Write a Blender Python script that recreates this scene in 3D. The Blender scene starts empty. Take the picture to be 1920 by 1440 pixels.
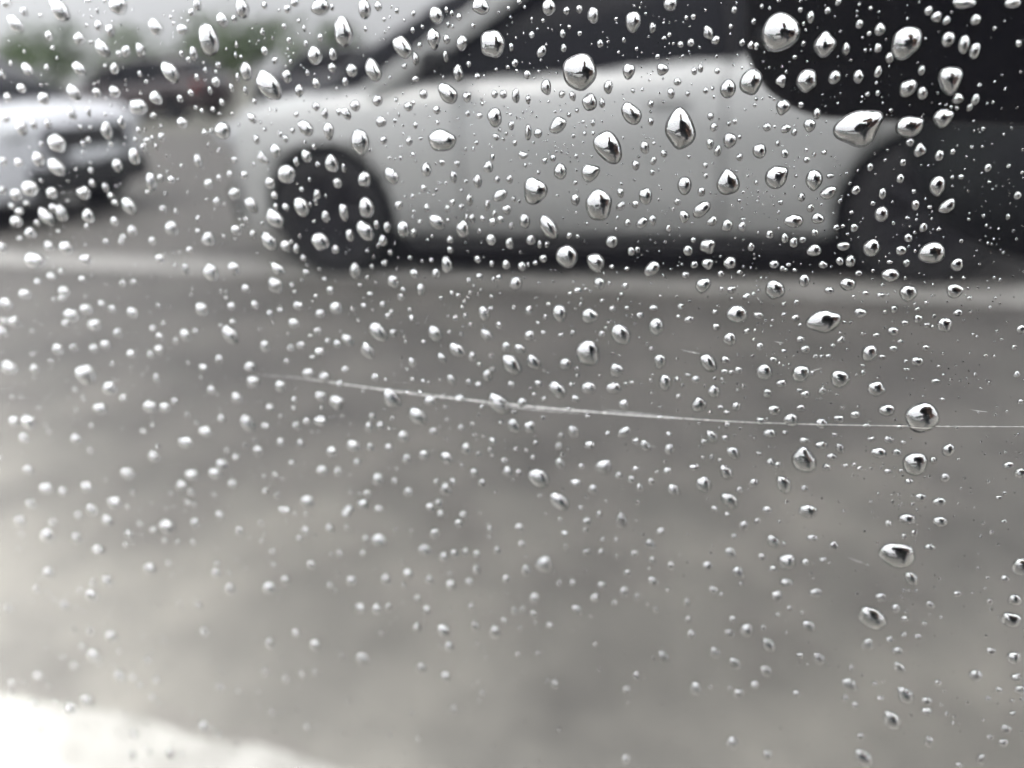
import bpy, bmesh, math, random
import numpy as np
from mathutils import Vector, Matrix
random.seed(7); RNG = np.random.default_rng(7)
sc = bpy.context.scene
COL = sc.collection
R = math.radians

# ------------------------------------------------------------------ camera
YAW, PITCH, ROLL = 0.29476, 0.39152, -0.06109      # turned left, looking down, slight roll
CAM_Z, CAM_D = 0.9724, 0.140                       # height above ground, distance from the paint
FPX = 1478.0                                       # focal length in photo pixels (photo 1920 x 1440)
CAM = np.array([0.0, -CAM_D, CAM_Z])
_r = np.array([math.cos(YAW), math.sin(YAW), 0.0])
AX_F = np.array([-math.sin(YAW)*math.cos(PITCH), math.cos(YAW)*math.cos(PITCH), -math.sin(PITCH)])
_u = np.cross(_r, AX_F)
AX_R = math.cos(ROLL)*_r + math.sin(ROLL)*_u
AX_U = -math.sin(ROLL)*_r + math.cos(ROLL)*_u
cd = bpy.data.cameras.new('camera'); cam = bpy.data.objects.new('camera', cd); COL.objects.link(cam)
m = Matrix.Identity(4)
for i in range(3):
    m[i][0], m[i][1], m[i][2], m[i][3] = AX_R[i], AX_U[i], -AX_F[i], CAM[i]
cam.matrix_world = m
cd.sensor_width = 36.0; cd.lens = FPX/1920*36
cd.clip_start = 0.004; cd.clip_end = 2000
cd.dof.use_dof = True; cd.dof.focus_distance = 0.131; cd.dof.aperture_fstop = 8.7
sc.camera = cam

# ------------------------------------------------------------------ world, sun, exposure
SUN_EL, SUN_AZ = R(58), R(-40)                     # azimuth from +y (north) clockwise
w = bpy.data.worlds.new('World'); sc.world = w; w.use_nodes = True
nt = w.node_tree; nt.nodes.clear()
out = nt.nodes.new('ShaderNodeOutputWorld'); bg = nt.nodes.new('ShaderNodeBackground')
sky = nt.nodes.new('ShaderNodeTexSky'); sky.sky_type = 'NISHITA'; sky.sun_disc = False
sky.sun_elevation = SUN_EL; sky.sun_rotation = SUN_AZ; sky.air_density = 1.0; sky.dust_density = 4.0; sky.ozone_density = 1.0
hs = nt.nodes.new('ShaderNodeHueSaturation'); hs.inputs['Saturation'].default_value = 0.22
hs.inputs['Value'].default_value = 1.0
nt.links.new(sky.outputs[0], hs.inputs['Color'])
# even cloud deck over the sky: brighter overhead than at the horizon, as an overcast sky is
tc = nt.nodes.new('ShaderNodeTexCoord'); sx = nt.nodes.new('ShaderNodeSeparateXYZ')
nt.links.new(tc.outputs['Generated'], sx.inputs[0])
mr = nt.nodes.new('ShaderNodeMapRange'); mr.inputs['From Min'].default_value = 0.0; mr.inputs['From Max'].default_value = 1.0
mr.inputs['To Min'].default_value = 13.0; mr.inputs['To Max'].default_value = 44.0
nt.links.new(sx.outputs['Z'], mr.inputs['Value'])
cl = nt.nodes.new('ShaderNodeVectorMath'); cl.operation = 'SCALE'; cl.inputs[0].default_value = (0.955, 0.975, 1.0)
nt.links.new(mr.outputs[0], cl.inputs['Scale'])
mx = nt.nodes.new('ShaderNodeMix'); mx.data_type = 'RGBA'; mx.inputs[0].default_value = 0.78
nt.links.new(hs.outputs[0], mx.inputs[6]); nt.links.new(cl.outputs[0], mx.inputs[7])
nt.links.new(mx.outputs[2], bg.inputs['Color']); bg.inputs['Strength'].default_value = 0.10
nt.links.new(bg.outputs[0], out.inputs['Surface'])
sd = bpy.data.lights.new('sun', 'SUN'); sun = bpy.data.objects.new('sun', sd); COL.objects.link(sun)
sd.energy = 1.2; sd.angle = R(25); sd.color = (1.0, 0.955, 0.89)
sdir = Vector((math.sin(SUN_AZ)*math.cos(SUN_EL), math.cos(SUN_AZ)*math.cos(SUN_EL), math.sin(SUN_EL)))
sun.rotation_euler = sdir.to_track_quat('Z', 'Y').to_euler(); sun.location = sdir*30
vs = sc.view_settings; vs.view_transform = 'Standard'; vs.look = 'None'; vs.gamma = 1.0; vs.use_curve_mapping = False
vs.exposure = 3.82
sc.cycles.max_bounces = 14; sc.cycles.transmission_bounces = 10; sc.cycles.glossy_bounces = 6
sc.cycles.caustics_reflective = True; sc.cycles.caustics_refractive = True
sc.cycles.sample_clamp_indirect = 4.0

# ------------------------------------------------------------------ helpers
def tag(o, label=None, cat=None, group=None, kind=None):
    if label: o['label'] = label
    if cat: o['category'] = cat
    if group: o['group'] = group
    if kind: o['kind'] = kind
    return o
def empty(name, loc=(0,0,0)):
    o = bpy.data.objects.new(name, None); COL.objects.link(o); o.location = loc; o.empty_display_size = .1; return o
def mesh_obj(name, verts, faces, mat=None, parent=None, smooth=True, loc=None):
    me = bpy.data.meshes.new(name); me.from_pydata([tuple(map(float, v)) for v in verts], [], [tuple(int(i) for i in f) for f in faces]); me.update()
    if smooth: me.shade_smooth()
    o = bpy.data.objects.new(name, me); COL.objects.link(o)
    if mat is not None:
        for mm in (mat if isinstance(mat, (list, tuple)) else [mat]): me.materials.append(mm)
    if parent is not None: o.parent = parent
    if loc is not None: o.location = loc
    return o
def bm_obj(name, bm, mat=None, parent=None, smooth=True, loc=None):
    me = bpy.data.meshes.new(name); bmesh.ops.recalc_face_normals(bm, faces=bm.faces); bm.to_mesh(me); bm.free()
    if smooth: me.shade_smooth()
    o = bpy.data.objects.new(name, me); COL.objects.link(o)
    if mat is not None:
        for mm in (mat if isinstance(mat, (list, tuple)) else [mat]): me.materials.append(mm)
    if parent is not None: o.parent = parent
    if loc is not None: o.location = loc
    return o
def box_bm(c, s, bev=0.0, seg=2, bm=None):
    own = bm is None
    b = bmesh.new(); g = bmesh.ops.create_cube(b, size=1.0)
    for v in b.verts: v.co = Vector((v.co.x*s[0], v.co.y*s[1], v.co.z*s[2]))
    if bev: bmesh.ops.bevel(b, geom=list(b.edges), offset=bev, segments=seg, affect='EDGES', profile=.5)
    for v in b.verts: v.co += Vector(c)
    if own: return b
    t = bpy.data.meshes.new('t'); b.to_mesh(t); b.free(); bm.from_mesh(t); bpy.data.meshes.remove(t)
def lathe_bm(profile, seg=32, axis='Y', caps=True):
    b = bmesh.new(); rings = []
    for (r, h) in profile:
        ring = []
        for k in range(seg):
            a = 2*math.pi*k/seg
            co = (r*math.cos(a), h, r*math.sin(a)) if axis == 'Y' else (r*math.cos(a), r*math.sin(a), h)
            ring.append(b.verts.new(co))
        rings.append(ring)
    for i in range(len(rings)-1):
        for k in range(seg):
            b.faces.new((rings[i][k], rings[i][(k+1) % seg], rings[i+1][(k+1) % seg], rings[i+1][k]))
    if caps: b.faces.new(rings[0]); b.faces.new(rings[-1])
    return b
def pmat(name, color, rough=.5, metal=0.0, ior=1.5, coat=0.0, spec=None, trans=0.0, coat_rough=.03):
    mt = bpy.data.materials.new(name); mt.use_nodes = True
    p = mt.node_tree.nodes['Principled BSDF']
    p.inputs['Base Color'].default_value = (*color, 1); p.inputs['Roughness'].default_value = rough
    p.inputs['Metallic'].default_value = metal; p.inputs['IOR'].default_value = ior
    p.inputs['Coat Weight'].default_value = coat; p.inputs['Coat Roughness'].default_value = coat_rough
    p.inputs['Transmission Weight'].default_value = trans
    if spec is not None: p.inputs['Specular IOR Level'].default_value = spec
    return mt
def noise_color(mt, stops, scale, detail=6, rough=.6, bump=0.0, bscale=None, coords='Object', bdist=.01):
    n = mt.node_tree.nodes; l = mt.node_tree.links; p = n['Principled BSDF']
    t = n.new('ShaderNodeTexCoord'); nz = n.new('ShaderNodeTexNoise'); nz.inputs['Scale'].default_value = scale
    nz.inputs['Detail'].default_value = detail; nz.inputs['Roughness'].default_value = rough
    l.new(t.outputs[coords], nz.inputs['Vector'])
    cr = n.new('ShaderNodeValToRGB'); l.new(nz.outputs['Fac'], cr.inputs[0])
    while len(cr.color_ramp.elements) < len(stops): cr.color_ramp.elements.new(.5)
    for e, (pos, c) in zip(cr.color_ramp.elements, stops): e.position = pos; e.color = (*c, 1)
    l.new(cr.outputs[0], p.inputs['Base Color'])
    if bump:
        nb = n.new('ShaderNodeTexNoise'); nb.inputs['Scale'].default_value = bscale or scale*6; nb.inputs['Detail'].default_value = 4
        l.new(t.outputs[coords], nb.inputs['Vector'])
        b = n.new('ShaderNodeBump'); b.inputs['Strength'].default_value = bump; b.inputs['Distance'].default_value = bdist
        l.new(nb.outputs['Fac'], b.inputs['Height']); l.new(b.outputs[0], p.inputs['Normal'])
    return mt

# ------------------------------------------------------------------ materials
M = {}
# black paint under clear coat, with a very faint orange peel
mt = pmat('black_paint', (.0006, .0006, .0008), rough=.010, ior=1.47)
n = mt.node_tree.nodes; l = mt.node_tree.links
t = n.new('ShaderNodeTexCoord'); nz = n.new('ShaderNodeTexNoise'); nz.inputs['Scale'].default_value = 90; nz.inputs['Detail'].default_value = 2
l.new(t.outputs['Object'], nz.inputs['Vector'])
b = n.new('ShaderNodeBump'); b.inputs['Strength'].default_value = .02; b.inputs['Distance'].default_value = .0006
l.new(nz.outputs['Fac'], b.inputs['Height']); l.new(b.outputs[0], n['Principled BSDF'].inputs['Normal'])
M['paint'] = mt
M['water'] = pmat('rain_water', (1, 1, 1), rough=0.0, ior=1.46, trans=1.0)
M['wet'] = pmat('wetted_black_paint', (.0012, .0012, .0014), rough=.05, ior=1.10, spec=.15)
mt = pmat('scratched_clear_coat', (.05, .05, .05), rough=.6)
M['scratch'] = noise_color(mt, [(.35, (.008, .008, .008)), (.65, (.052, .051, .049))], 900, detail=3)
M['door_metal'] = pmat('primer', (.02, .02, .02), rough=.6)
M['silver'] = pmat('silver_paint', (.55, .56, .552), rough=.36, metal=.2, coat=.8)
M['white'] = pmat('white_paint', (.56, .57, .60), rough=.35, coat=.8)
M['maroon'] = pmat('dark_maroon_paint', (.055, .042, .044), rough=.3, coat=.8)
M['slate'] = pmat('slate_paint', (.05, .05, .06), rough=.3, coat=.8)
M['glass'] = pmat('tinted_glass', (.02, .021, .024), rough=.05, ior=1.28, spec=.12)
M['tyre'] = noise_color(pmat('tyre_rubber', (.02, .02, .021), rough=.85), [(.3, (.016, .016, .017)), (.7, (.03, .03, .031))], 30)
M['rim'] = pmat('dark_alloy', (.05, .05, .055), rough=.35, metal=.8)
M['trim'] = pmat('black_trim', (.012, .012, .013), rough=.6)
M['lamp'] = pmat('lamp_lens', (.6, .62, .64), rough=.08, coat=.5)
M['red'] = pmat('tail_lens', (.25, .012, .012), rough=.15)
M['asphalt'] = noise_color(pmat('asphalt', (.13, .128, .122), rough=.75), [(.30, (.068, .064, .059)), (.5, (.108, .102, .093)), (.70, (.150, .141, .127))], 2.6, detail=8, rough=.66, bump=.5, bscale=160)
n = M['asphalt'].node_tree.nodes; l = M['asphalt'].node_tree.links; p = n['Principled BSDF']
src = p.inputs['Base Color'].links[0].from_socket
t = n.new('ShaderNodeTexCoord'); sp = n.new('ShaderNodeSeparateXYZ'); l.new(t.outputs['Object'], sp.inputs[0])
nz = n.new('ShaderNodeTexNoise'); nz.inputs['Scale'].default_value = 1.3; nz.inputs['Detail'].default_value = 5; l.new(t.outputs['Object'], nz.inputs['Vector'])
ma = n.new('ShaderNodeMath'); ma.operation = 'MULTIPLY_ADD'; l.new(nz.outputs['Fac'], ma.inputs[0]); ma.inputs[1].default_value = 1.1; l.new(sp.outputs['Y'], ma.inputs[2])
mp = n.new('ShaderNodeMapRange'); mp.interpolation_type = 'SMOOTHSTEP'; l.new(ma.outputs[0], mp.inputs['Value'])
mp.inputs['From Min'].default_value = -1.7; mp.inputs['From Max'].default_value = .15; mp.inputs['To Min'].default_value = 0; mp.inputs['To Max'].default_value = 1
dm = n.new('ShaderNodeMix'); dm.data_type = 'RGBA'; dm.blend_type = 'MULTIPLY'; dm.inputs[7].default_value = (1.85, 1.85, 1.78, 1)   # road colour lightened toward the black car, partly to offset its shade
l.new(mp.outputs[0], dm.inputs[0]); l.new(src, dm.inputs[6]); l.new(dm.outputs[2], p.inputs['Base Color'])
M['concrete'] = noise_color(pmat('pale_concrete', (.5, .49, .45), rough=.85), [(.34, (.27, .26, .235)), (.5, (.36, .35, .32)), (.66, (.44, .43, .395))], 16, detail=8, rough=.7, bump=.6, bscale=120)
M['kerb'] = noise_color(pmat('kerb_stone', (.3, .29, .27), rough=.85), [(.3, (.24, .235, .22)), (.7, (.33, .32, .30))], 5, bump=.4, bscale=80)
M['earth'] = noise_color(pmat('far_ground', (.18, .175, .15), rough=.9), [(.3, (.14, .14, .12)), (.7, (.2, .195, .17))], .2)
M['bark'] = noise_color(pmat('bark', (.08, .06, .045), rough=.9), [(.3, (.05, .04, .03)), (.7, (.1, .08, .06))], 8)
M['leaf'] = noise_color(pmat('leaf', (.06, .10, .035), rough=.6), [(.25, (.07, .11, .055)), (.5, (.115, .16, .08)), (.75, (.165, .205, .115))], 1.2, coords='Generated')
M['jacket'] = noise_color(pmat('dark_jacket', (.014, .015, .016), rough=.85, spec=.2), [(.35, (.008, .009, .010)), (.65, (.022, .025, .024))], 9)
M['trousers'] = noise_color(pmat('dark_trousers', (.018, .019, .024), rough=.9, spec=.2), [(.3, (.013, .014, .018)), (.7, (.022, .023, .028))], 25)
M['skin'] = pmat('skin', (.34, .20, .14), rough=.55)
M['hair'] = pmat('dark_hair', (.012, .010, .009), rough=.5)
M['phone'] = pmat('phone_case', (.010, .010, .011), rough=.5)
M['lens'] = pmat('lens_glass', (.004, .004, .006), rough=.02)

# ------------------------------------------------------------------ setting: ground seen in the paint
def sheet(name, x0, x1, y0, y1, z, mat, nx=1, ny=1, jit=0.0):
    V = []; F = []
    for j in range(ny+1):
        for i in range(nx+1):
            jy = 0.0
            if jit and j == 0: jy = jit*math.sin(i*.7+math.sin(i*1.9))*.5 + random.uniform(-jit, jit)*.4
            V.append((x0+(x1-x0)*i/nx, y0+(y1-y0)*j/ny+jy, z))
    for j in range(ny):
        for i in range(nx):
            a = j*(nx+1)+i; F.append((a, a+1, a+nx+2, a+nx+1))
    o = mesh_obj(name, V, F, mat, smooth=False); tag(o, kind='structure'); return o
sheet('ground', -400, 400, -400, 400, 0.0, M['earth'])
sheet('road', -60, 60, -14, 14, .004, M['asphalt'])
sheet('pavement', -14, -.42, -.615, 2.6, .012, M['concrete'], 110, 2, jit=.02)
kerb = sheet('kerb', -40, 40, -.17, .15, .010, M['kerb'], 200, 1, jit=.015)
kerb.location = (0, -3.30, 0); kerb.rotation_euler = (0, 0, R(4.0))

# ------------------------------------------------------------------ parked cars (seen as reflections)
def interp(tab, s):
    xs = [q[0] for q in tab]; return [float(np.interp(s, xs, [q[k] for q in tab])) for k in range(1, len(tab[0]))]
WB = 2.64
def make_car(name, label, paint, loc, flip=False, group=None):
    root = empty(name, loc); tag(root, label, 'car', group)
    if flip: root.rotation_euler = (0, 0, math.pi)
    # stations: s, half width, bottom z, top z
    tab = [(-.70, .46, .30, .62), (-.68, .54, .22, .70), (-.62, .66, .20, .765), (-.52, .75, .19, .80), (-.37, .82, .185, .835), (0, .86, .18, .865),
           (.35, .865, .18, .885), (.62, .865, .18, .90), (1.0, .87, .18, .905), (1.6, .872, .18, .925), (2.2, .872, .18, .95), (2.64, .868, .18, .965),
           (3.0, .85, .20, .98), (3.22, .80, .24, .98), (3.36, .72, .28, .95), (3.42, .62, .34, .88)]
    st = sorted(set([q[0] for q in tab] + [round(-.8+.12*k, 3) for k in range(36)]))
    V = []; rings = []
    for s in st:
        if s < -.70 or s > 3.42: continue
        hw, zb, zt = interp(tab, s)
        H = zt-zb
        prof = [(0, zb), (.80*hw, zb), (.935*hw, zb+.025), (.975*hw, zb+.08*H), (.99*hw, zb+.30*H), (1.0*hw, zb+.52*H), (.992*hw, zb+.70*H),
                (.972*hw, zb+.79*H), (.968*hw, zb+.82*H), (.95*hw, zb+.90*H), (.91*hw, zb+.965*H), (.85*hw, zt), (.5*hw, zt+.02), (0, zt+.028)]
        ring = [(s, y, z) for (y, z) in prof] + [(s, -y, z) for (y, z) in prof[-2:0:-1]]
        rings.append(list(range(len(V), len(V)+len(ring)))); V += ring
    F = []
    nR = len(rings[0])
    for a, b_ in zip(rings[:-1], rings[1:]):
        for k in range(nR): F.append((a[k], a[(k+1) % nR], b_[(k+1) % nR], b_[k]))
    F.append(tuple(rings[0][::-1])); F.append(tuple(rings[-1]))
    body = mesh_obj('body', V, F, [paint, M['trim']], None)
    bmf = bmesh.new(); bmf.from_mesh(body.data); bmesh.ops.recalc_face_normals(bmf, faces=bmf.faces); bmf.to_mesh(body.data); bmf.free()
    # wheel wells cut out of the sides
    cut = bmesh.new()
    for sx_ in (0, WB):
        for sy in (-1, 1):
            b2 = lathe_bm([(.352, -.19), (.352, .19)], 40)
            for v in b2.verts: v.co += Vector((sx_, sy*.74, .30))
            t_ = bpy.data.meshes.new('t'); bmesh.ops.recalc_face_normals(b2, faces=b2.faces); b2.to_mesh(t_); b2.free(); cut.from_mesh(t_); bpy.data.meshes.remove(t_)
    cutter = bm_obj('cutter', cut, M['trim'], smooth=False)
    md = body.modifiers.new('b', 'BOOLEAN'); md.operation = 'DIFFERENCE'; md.object = cutter; md.solver = 'EXACT'
    dg = bpy.context.evaluated_depsgraph_get(); dg.update()
    me2 = bpy.data.meshes.new_from_object(body.evaluated_get(dg))
    body.modifiers.clear(); body.data = me2
    bpy.data.objects.remove(cutter)
    me2.materials.clear(); me2.materials.append(paint); me2.materials.append(M['trim'])
    for p in me2.polygons:
        c = p.center
        well = any((c.x-a)**2+(c.z-.30)**2 < .351**2 for a in (0, WB)) and abs(c.y) > .5
        p.material_index = 1 if (well or c.z < .205) else 0
    me2.shade_smooth()
    body.parent = root
    # greenhouse: dark glass, with painted roof and pillars
    gt = [(-.10, .69, .86, .87), (.22, .74, .885, 1.05), (.56, .765, .895, 1.23), (.92, .78, .905, 1.385), (1.7, .785, .92, 1.425), (2.1, .785, .94, 1.43), (2.6, .77, .955, 1.39),
          (2.9, .74, .965, 1.28), (3.15, .68, .97, 1.10), (3.30, .60, .95, .985)]
    V = []; rings = []
    for s in [q[0] for q in gt]:
        hw, zb, zt = interp(gt, s)
        tl = max(0., (zt-.9)/.53)
        top = hw-.19*tl
        prof = [(hw, zb-.04), (hw-.01, zb+.01), (top+.02, zt-.035), (top-.05, zt), (top*.5, zt+.012), (0, zt+.016)]
        ring = [(s, y, z) for y, z in prof] + [(s, -y, z) for y, z in prof[-2::-1]]
        rings.append(list(range(len(V), len(V)+len(ring)))); V += ring
    F = []; nR = len(rings[0])
    for a, b_ in zip(rings[:-1], rings[1:]):
        for k in range(nR): F.append((a[k], a[(k+1) % nR], b_[(k+1) % nR], b_[k]))
    F.append(tuple(rings[0][::-1])); F.append(tuple(rings[-1]))
    g = mesh_obj('window_glass', V, F, M['glass'], root)
    bmf = bmesh.new(); bmf.from_mesh(g.data); bmesh.ops.recalc_face_normals(bmf, faces=bmf.faces); bmf.to_mesh(g.data); bmf.free()
    # roof skin
    V = []; F = []; rows = [(.90, 1.36), (1.7, 1.425), (2.1, 1.43), (2.6, 1.39), (2.86, 1.305)]
    ny = 8
    for (s, z) in rows:
        hw = interp(gt, s)[0]-.19*((z-.9)/.53)
        for k in range(ny+1):
            y = -hw-.015+(2*hw+.03)*k/ny; e = abs(k-ny/2)/(ny/2)
            V.append((s, y, z+.028-.05*e**4))
    for i in range(len(rows)-1):
        for k in range(ny):
            a = i*(ny+1)+k; F.append((a, a+1, a+ny+2, a+ny+1))
    rf = mesh_obj('roof', V, F, paint, root); md = rf.modifiers.new('s', 'SOLIDIFY'); md.thickness = .03
    def bar(nm, p0, p1, wd, th, mat):
        p0, p1 = Vector(p0), Vector(p1); d = p1-p0; b2 = box_bm((0, 0, 0), (wd, th, d.length), .008)
        q = d.to_track_quat('Z', 'Y')
        for v in b2.verts: v.co = q @ v.co + (p0+p1)/2
        return bm_obj(nm, b2, mat, root)
    for sy in (-1, 1):
        bar('pillar', (.26, sy*.785, .85), (1.22, sy*.665, 1.385), .085, .085, paint)
        bar('pillar', (1.86, sy*.792, .92), (1.80, sy*.612, 1.42), .03, .09, M['trim'])
        bar('pillar', (3.12, sy*.73, .95), (2.74, sy*.625, 1.36), .05, .16, paint)
        # mirror
        mb = box_bm((.66, sy*.95, .965), (.11, .17, .11), .035, 3); bm_obj('mirror', mb, M['trim'], root)
        for s in (1.62, 2.32): bm_obj('door_handle', box_bm((s, sy*.872, .775), (.17, .03, .03), .01), paint, root)
        for s in (.70, 1.84, 2.36):                         # door shut lines
            hw, zb, zt = interp(tab, s); H = zt-zb
            pr = [(.977*hw, zb+.10*H), (.992*hw, zb+.30*H), (1.002*hw, zb+.52*H), (.994*hw, zb+.70*H), (.974*hw, zb+.79*H), (.952*hw, zb+.90*H), (.915*hw, zb+.965*H)]
            VV = [(s+dx_+(.0 if s < 2 else .02*i_), sy*(y_+.002), z_) for i_, (y_, z_) in enumerate(pr) for dx_ in (-.004, .004)]
            mesh_obj('door_seam', VV, [(2*i_, 2*i_+1, 2*i_+3, 2*i_+2) for i_ in range(len(pr)-1)], M['trim'], root)
        # headlight, tail light
        bm_obj('headlight', box_bm((-.57, sy*.56, .685), (.24, .22, .10), .04, 3), M['lamp'], root)
        bm_obj('tail_light', box_bm((3.30, sy*.66, .80), (.16, .20, .20), .04, 3), M['red'], root)
        bm_obj('side_skirt', box_bm((1.32, sy*.80, .165), (1.86, .09, .07), .015), M['trim'], root)
    bm_obj('grille', box_bm((-.70, 0, .585), (.07, .84, .21), .02), M['trim'], root)
    bm_obj('bumper_intake', box_bm((-.65, 0, .325), (.15, 1.16, .21), .03), M['trim'], root)
    bm_obj('number_plate', box_bm((-.745, 0, .47), (.02, .50, .10), .004), M['lamp'], root)
    for sx_ in (0, WB):
        for sy in (-1, 1):
            wl = empty('wheel'); wl.parent = root; wl.location = (sx_, sy*.755, .30)
            tb = lathe_bm([(.19, -.09), (.27, -.10), (.295, -.085), (.302, -.05), (.302, .05), (.295, .085), (.27, .10), (.19, .09)], 40, caps=False)
            bm_obj('tyre', tb, M['tyre'], wl)
            rb = lathe_bm([(.02, -.07), (.10, -.06), (.185, -.085), (.20, -.088), (.20, .088), (.185, .085), (.10, .06), (.02, .07)], 40)
            for k in range(5):
                a = 2*math.pi*k/5
                bb = box_bm((.105, 0, 0), (.17, .175, .05), .01)
                for v in bb.verts: v.co = Matrix.Rotation(a, 3, 'Y') @ v.co
                t_ = bpy.data.meshes.new('t'); bb.to_mesh(t_); bb.free(); rb.from_mesh(t_); bpy.data.meshes.remove(t_)
            bm_obj('rim', rb, M['rim'], wl)
    return root
CAR_Y = -(3.456-CAM_D)              # plane of the silver car's near side
make_car('parked_car', 'silver hatchback parked across the road, filling the top of the reflection', M['silver'], (-1.93, CAR_Y-.87, .004))
make_car('parked_car', 'white car reflected at the left edge, its nose toward the silver hatchback', M['white'], (-5.55, -5.05, .004), flip=True)
make_car('parked_car', 'dark maroon car far behind, between the white car and the silver hatchback', M['maroon'], (-15.6, -17.4, .004))
make_car('parked_car', 'dark slate car far behind, above the bonnet of the silver hatchback', M['slate'], (-11.0, -18.6, .004))

# ------------------------------------------------------------------ far trees
def make_tree(label, x, y, h, wd, seed):
    rr = random.Random(seed); root = empty('tree', (x, y, 0)); tag(root, label, 'tree', 'trees far behind the parked cars')
    tb = bmesh.new(); prev = None; segs = 5; hh = h*.55
    for i in range(segs+1):
        z = hh*i/segs; rad = h*.035*(1-.6*i/segs); cx = .05*h*math.sin(i*.7+seed)*i/segs
        ring = [tb.verts.new((cx+rad*math.cos(2*math.pi*k/8), rad*math.sin(2*math.pi*k/8), z)) for k in range(8)]
        if prev:
            for k in range(8): tb.faces.new((prev[k], prev[(k+1) % 8], ring[(k+1) % 8], ring[k]))
        prev = ring
    for j in range(4):
        a = rr.uniform(0, 6.28); p0 = Vector((0, 0, hh*(.55+.12*j))); p1 = p0+Vector((math.cos(a)*wd*.35, math.sin(a)*wd*.35, h*.22))
        d = p1-p0; q = d.to_track_quat('Z', 'Y'); r0 = []; r1 = []
        for k in range(6):
            c = Vector((math.cos(k*math.pi/3), math.sin(k*math.pi/3), 0))
            r0.append(tb.verts.new(p0+q @ (c*h*.018))); r1.append(tb.verts.new(p1+q @ (c*h*.006)))
        for k in range(6): tb.faces.new((r0[k], r0[(k+1) % 6], r1[(k+1) % 6], r1[k]))
    bm_obj('trunk', tb, M['bark'], root)
    V = []; F = []
    clumps = [(rr.gauss(0, .28)*wd, rr.gauss(0, .28)*wd, h*rr.uniform(.35, .92), rr.uniform(.16, .3)*wd) for _ in range(16)]
    for (cx, cy, cz, cr) in clumps:
        for _ in range(70):
            v = Vector((rr.gauss(0, 1), rr.gauss(0, 1), rr.gauss(0, 1))).normalized()*cr*rr.uniform(.5, 1.05)
            c = Vector((cx, cy, cz))+Vector((v.x, v.y, v.z*.75))
            nrm = Vector((rr.gauss(0, 1), rr.gauss(0, 1), rr.gauss(0, 1)+.6)).normalized(); q = nrm.to_track_quat('Z', 'Y')
            s = h*rr.uniform(.025, .045)
            i0 = len(V)
            for (a, b2) in ((-1, -.6), (1, -.6), (1.1, .6), (-.9, .7)): V.append(c+q @ Vector((a*s, b2*s, 0)))
            F.append((i0, i0+1, i0+2, i0+3))
    mesh_obj('crown', V, F, M['leaf'], root, smooth=False)
TREES = [(-62, -34, 4.4, 5.5, 'low round tree at the far left of the distant tree line'),
         (-58, -40, 4.9, 6.0, 'bushy tree second from the left in the distant tree line'),
         (-52, -45, 4.2, 6.0, 'spreading tree third from the left in the distant tree line'),
         (-47, -49, 5.4, 6.5, 'taller green tree in the middle of the distant tree line'),
         (-42, -52, 5.0, 6.5, 'broad tree right of the middle in the distant tree line'),
         (-37, -56, 5.6, 6.5, 'dense green tree second from the right in the distant tree line'),
         (-31, -58, 5.2, 6.5, 'tree at the right end of the tree line, above the silver bonnet')]
for i, (tx, ty, th, tw, lb) in enumerate(TREES): make_tree(lb, tx, ty, th*.86, tw, 11+i)

# ------------------------------------------------------------------ phone and photographer (seen in paint and drops)
def camp(a, b_, c):  # point in the camera's own axes: right, up, back
    return CAM + AX_R*a + AX_U*b_ - AX_F*c
def rounded_slab(w_, h_, t_, r_, seg=10):
    b = bmesh.new(); pts = []
    for (cx, cy, a0) in ((w_/2-r_, h_/2-r_, 0), (-w_/2+r_, h_/2-r_, 90), (-w_/2+r_, -h_/2+r_, 180), (w_/2-r_, -h_/2+r_, 270)):
        for k in range(seg+1):
            a = R(a0+90*k/seg); pts.append((cx+r_*math.cos(a), cy+r_*math.sin(a)))
    lay = []
    for (z, ins) in ((0, .002), (.002, 0), (t_-.002, 0), (t_, .002)):
        lay.append([b.verts.new((x*(1-ins*2/w_), y*(1-ins*2/h_), z)) for x, y in pts])
    N = len(pts)
    for i in range(3):
        for k in range(N): b.faces.new((lay[i][k], lay[i][(k+1) % N], lay[i+1][(k+1) % N], lay[i+1][k]))
    b.faces.new(lay[0][::-1]); b.faces.new(lay[3]); return b
PH = Matrix.Identity(4)
for i in range(3): PH[i][0], PH[i][1], PH[i][2] = AX_R[i], AX_U[i], -AX_F[i]
PH.translation = Vector(camp(.078, .014, .004))
phone = empty('phone'); phone.matrix_world = PH
tag(phone, 'dark phone held close to the wet paint, its rounded corner reflected at upper right', 'phone')
bm_obj('case', rounded_slab(.164, .082, .010, .028), M['phone'], phone)
lb_ = lathe_bm([(.0032, -.001), (.0032, .0005), (.0025, .0008)], 20, 'Z'); bm_obj('lens', lb_, M['lens'], phone, loc=(-.0745, -.014, 0))
bm_obj('screen', rounded_slab(.152, .070, .0006, .008), M['lens'], phone, loc=(0, 0, .0105))

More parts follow.
